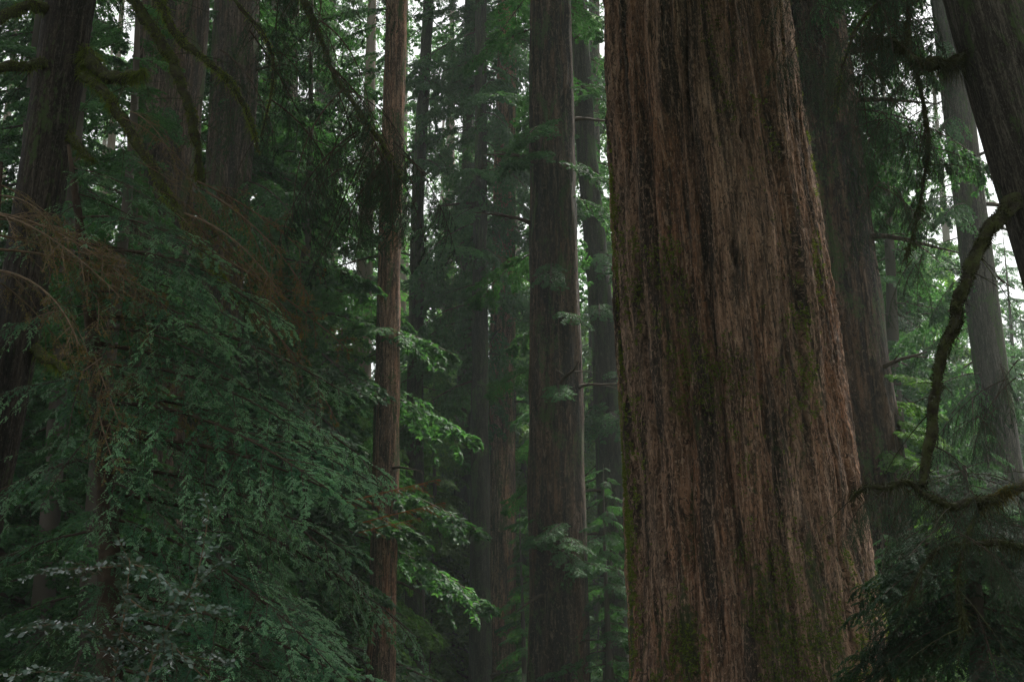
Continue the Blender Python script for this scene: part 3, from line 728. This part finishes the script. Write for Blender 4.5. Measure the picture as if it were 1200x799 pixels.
# ================================================================== drooping conifer in front at the left
def drooping_conifer():
    D = 9.6; base = at(120, 846, D); t = thing('drooping_conifer', 'dense conifer with drooping teal-green sprays and brown withered upper boughs', 'tree', (base[0], D, 0))
    off = np.array(t.location)
    pts = np.array([[base[0], D, -.3], at(130, 799, D), at(128, 600, D), at(110, 400, D), at(92, 250, D), at(80, 170, D)]) - off
    mb = MB(); curve_tube(mb, pts, [.10, .09, .07, .05, .03, .012], 10, 0, .15, 3, .08)
    link('trunk', mb.mesh('trunk', [M['twig']], True), t)
    rng = np.random.RandomState(31)
    def trunk_at(py):
        return np.interp(py, [170, 250, 400, 600, 799, 900], [80, 92, 110, 128, 130, 130])
    # (row py, reach to the right in px) of the conical outline
    n = 46
    for k in range(n):
        py = 190 + (860 - 190) * ((k + .5) / n)
        az = [-.15, -.8, .3, -1.5, -.4, 3.0][k % 6] + (rng.rand() - .5) * .6
        reach = np.interp(py, [190, 260, 400, 500, 635, 700, 860], [.8, 1.4, 2.2, 2.7, 2.75, 2.0, 1.8]) * (.68 + .42 * rng.rand())
        if az < -1.3 or az > 2: reach *= .5
        if -2 < az < -.6 and py > 560: reach *= .55
        p = at(trunk_at(py), py, D) - off
        put(NEAR[rng.randint(5)], 'bough', t, p, az, .10 + .28 * rng.rand() + (.25 if -1.9 < az < -1.2 else 0), reach / 2.2, .5 * math.cos(az) + (rng.rand() - .5) * .5)
    for k in range(12):
        py = 260 + 240 * rng.rand(); az = rng.choice([-.1, -.6, .3, -1.2]) + rng.randn() * .2
        put(DEAD[rng.randint(3)], 'withered_bough', t, at(trunk_at(py), py, D) - off, az, .2 + .3 * rng.rand(), np.interp(py, [190, 400, 700], [.9, 1.6, 1.7]) * (.5 + .3 * rng.rand()) / 2.2, rng.randn() * .4)
    return t
dc = drooping_conifer()
rng = np.random.RandomState(77)
for (px, py, az, s) in [(400, 590, .0, .24), (425, 612, .05, .20), (420, 624, .1, .15)]:
    o = put_px(ORANGE, 'dead_spray', dc, px, py, 9.3, az, -.16, s * 1.25, .25)
    o['label'] = 'rusty orange-brown dead twig'
# brown withered boughs, a thing of their own: a fallen-in dead top
def dead_tree():
    D = 9.2; base = at(-24, 846, D); t = thing('withered_conifer', 'brown withered boughs with curled dead twigs above the teal-green sprays', 'tree', (base[0], D, 0)); off = np.array(t.location)
    pts = np.array([[base[0], D, -.3], at(-22, 799, D), at(-16, 500, D), at(-6, 300, D), at(2, 190, D)]) - off
    mb = MB(); curve_tube(mb, pts, [.04, .035, .03, .02, .01], 8, 0, .2, 6, .06)
    link('trunk', mb.mesh('trunk', [M['twig']], True), t)
    rng = np.random.RandomState(8)
    for k in range(16):
        py = 185 + 150 * rng.rand(); px = np.interp(py, [190, 300, 500], [2, -6, -16])
        az = rng.choice([.0, -.5, .5, -1.2, 3.1]) + rng.randn() * .25
        reach = (.7 + .8 * rng.rand()) * (1.0 if abs(az) < 1 else .5)
        put(DEAD[rng.randint(3)], 'bough', t, at(px, py, D) - off, az, .12 + .35 * rng.rand(), reach / 2.2, rng.randn() * .3)
    return t
dt = dead_tree()

# ================================================================== glossy-leaved shrub
def shrub():
    D = 6.3; base = at(150, 860, D); t = thing('huckleberry_shrub', 'sparse shrub with red stems and small glossy pale-shining leaves at the lower left', 'shrub', (base[0], D, 0)); off = np.array(t.location)
    rng = np.random.RandomState(4)
    stems = [[(140, 1000), (140, 860), (130, 799), (142, 740), (150, 690), (152, 650)], [(150, 900), (170, 799), (190, 740), (225, 690), (262, 655)],
             [(140, 770), (120, 745), (85, 728), (30, 735)], [(152, 660), (130, 665), (95, 665), (55, 668)], [(152, 660), (180, 668), (205, 690), (240, 710)],
             [(190, 740), (215, 770), (245, 799), (270, 830)], [(225, 690), (235, 660), (240, 630), (245, 600)], [(150, 700), (175, 720), (210, 722), (260, 712)],
             [(130, 799), (95, 790), (50, 785), (10, 792)], [(142, 740), (160, 760), (200, 765), (260, 775)]]
    for s, st in enumerate(stems):
        mb = MB(); dd = rng.randn() * .25 if s > 1 else 0
        pts = np.array([at(x, y, D + dd * k / len(st)) for k, (x, y) in enumerate(st)]) - off
        c, d, r = curve_tube(mb, pts, np.linspace(.008 if s < 2 else .004, .0015, len(pts)), 5, 0, .1, s, .03)
        n = len(c); i0 = 0 if s > 1 else n // 3
        idx = np.arange(i0, n, 2); ax = Ax(c[idx], d[idx], .12 + .12 * rng.rand(len(idx)), .25)
        tw = spawn(ax, 1, .0, .1, R(60), 1., .1, rng, keep=.9, jit=.35); tw.L *= .8
        tubes(mb, tw, .0018, .001, 3, 3, 0)
        lv = spawn(tw, 8, .1, 1, R(55), 1, 0, rng, jit=.4, absl=.038, tilt=.05)
        leaves(mb, lv, .022, 1, rng, 1.1)
        link('stem', mb.mesh('stem', [M['twig_red'], M['shrub']]), t)
shrub()

# ================================================================== grey leaning tree at the upper right, its limbs
rt, rtp = place_trunk('leaning_grey_tree', 'speckled grey-brown trunk slanting across the upper right corner',
    [(799, 1318, 1420), (300, 1200, 1296), (200, 1158, 1254), (100, 1132, 1226), (0, 1108, 1200)], 9.0, 14, M['bark_grey'], nt=220, amp=.006, ridge=14, seed=44, flutes=.02)
limb(rt, [(1205, 235, 8.9), (1182, 238, 8.8), (1160, 262, 8.7), (1138, 305, 8.7), (1120, 365, 8.7), (1104, 425, 8.7), (1096, 480, 8.7), (1089, 520, 8.7), (1080, 572, 8.65)], [12, 11, 9.5, 9, 8, 7.5, 7, 6.5, 5], 21, moss='moss_dark', per_m=3600, hang=.15, hang_len=.05, S=12)
limb(rt, [(1140, 60, 9), (1112, 78, 8.9), (1085, 78, 8.8), (1060, 62, 8.8), (1040, 45, 8.8), (1005, 48, 8.8)], [6, 7, 8, 5, 3, 2], 22, moss='moss_dark', per_m=3500, hang=.6, hang_len=.2)
limb(rt, [(1120, -60, 9), (1060, -20, 8.9), (1010, 20, 8.9), (990, 60, 8.9), (980, 130, 8.9)], [5, 4, 3, 2, 1.5], 23, per_m=300)
limb(rt, [(1115, -40, 9), (1062, 0, 8.9), (1062, 40, 8.9), (1075, 90, 8.9), (1090, 160, 8.9), (1080, 240, 8.9), (1062, 300, 8.9)], [5, 4, 3.5, 3, 2.5, 1.5, 1], 24, moss='moss_dark', per_m=900, hang=.5)
limb(rt, [(1330, 500, 9), (1260, 548, 8.9), (1222, 562, 8.8), (1200, 566, 8.8), (1182, 572, 8.7), (1172, 584, 8.7), (1150, 588, 8.7)], [8, 7, 7, 6, 6, 5, 4], 25, moss='moss_gold', per_m=3600, hang=.4, hang_len=.10, ln=.022)
limb(rt, [(1172, 584, 8.72), (1140, 588, 8.6), (1112, 596, 8.6), (1084, 580, 8.6), (1062, 560, 8.6), (1040, 572, 8.6), (1022, 566, 8.6), (1000, 578, 8.6)], [5.5, 5, 6, 4, 4, 3, 3, 2], 27, moss='moss_dark', per_m=1600, hang=.35, hang_len=.16)
limb(rt, [(1330, 620, 9), (1230, 650, 8.9), (1175, 632, 8.8), (1140, 640, 8.7), (1105, 630, 8.7), (1082, 660, 8.7), (1066, 705, 8.7)], [6, 5, 4, 3.5, 3, 2, 1.5], 26, moss='moss_dark', per_m=1300, hang=.35, hang_len=.12)
limb(rt, [(1150, 588, 8.7), (1128, 640, 8.6), (1120, 690, 8.6), (1132, 740, 8.6)], [3, 2.5, 2, 1], 28, moss='moss_dark', per_m=1200, hang=.4, hang_len=.12)
shade_crown(rt, rtp, 10, 13.8, 20, 205, 1.3, 2.2)  # added overhead boughs, out of view, shading the near air
rng = np.random.RandomState(12)
for (px, py, n, s) in [(1060, 45, 10, .22), (1085, 80, 8, .18), (1090, 150, 6, .22), (1080, 240, 5, .2), (1065, 300, 4, .18), (1010, 30, 7, .25), (985, 90, 5, .2), (960, 20, 6, .24), (1030, 130, 8, .24), (985, -30, 9, .36), (1050, -40, 9, .36), (950, 60, 6, .26), (1010, 90, 6, .3), (1040, 220, 5, .24), (1150, 470, 6, .22), (1190, 440, 6, .26), (1110, 585, 5, .22), (1060, 565, 5, .22), (1030, 575, 4, .2), (1150, 590, 5, .22), (1190, 575, 4, .24), (1120, 635, 4, .24), (1160, 640, 4, .24), (1080, 540, 6, .22), (1105, 545, 6, .2)]:
    for q in range(n):
        put_px(HANG[rng.randint(4)], 'hanging_bough', rt, px + rng.randn() * 10, py + rng.randn() * 10, 9.0 + rng.randn() * .3, rng.rand() * 6.28, .2 + .7 * rng.rand(), s * (.8 + .5 * rng.rand()))

# ================================================================== dark understorey conifer at the lower right
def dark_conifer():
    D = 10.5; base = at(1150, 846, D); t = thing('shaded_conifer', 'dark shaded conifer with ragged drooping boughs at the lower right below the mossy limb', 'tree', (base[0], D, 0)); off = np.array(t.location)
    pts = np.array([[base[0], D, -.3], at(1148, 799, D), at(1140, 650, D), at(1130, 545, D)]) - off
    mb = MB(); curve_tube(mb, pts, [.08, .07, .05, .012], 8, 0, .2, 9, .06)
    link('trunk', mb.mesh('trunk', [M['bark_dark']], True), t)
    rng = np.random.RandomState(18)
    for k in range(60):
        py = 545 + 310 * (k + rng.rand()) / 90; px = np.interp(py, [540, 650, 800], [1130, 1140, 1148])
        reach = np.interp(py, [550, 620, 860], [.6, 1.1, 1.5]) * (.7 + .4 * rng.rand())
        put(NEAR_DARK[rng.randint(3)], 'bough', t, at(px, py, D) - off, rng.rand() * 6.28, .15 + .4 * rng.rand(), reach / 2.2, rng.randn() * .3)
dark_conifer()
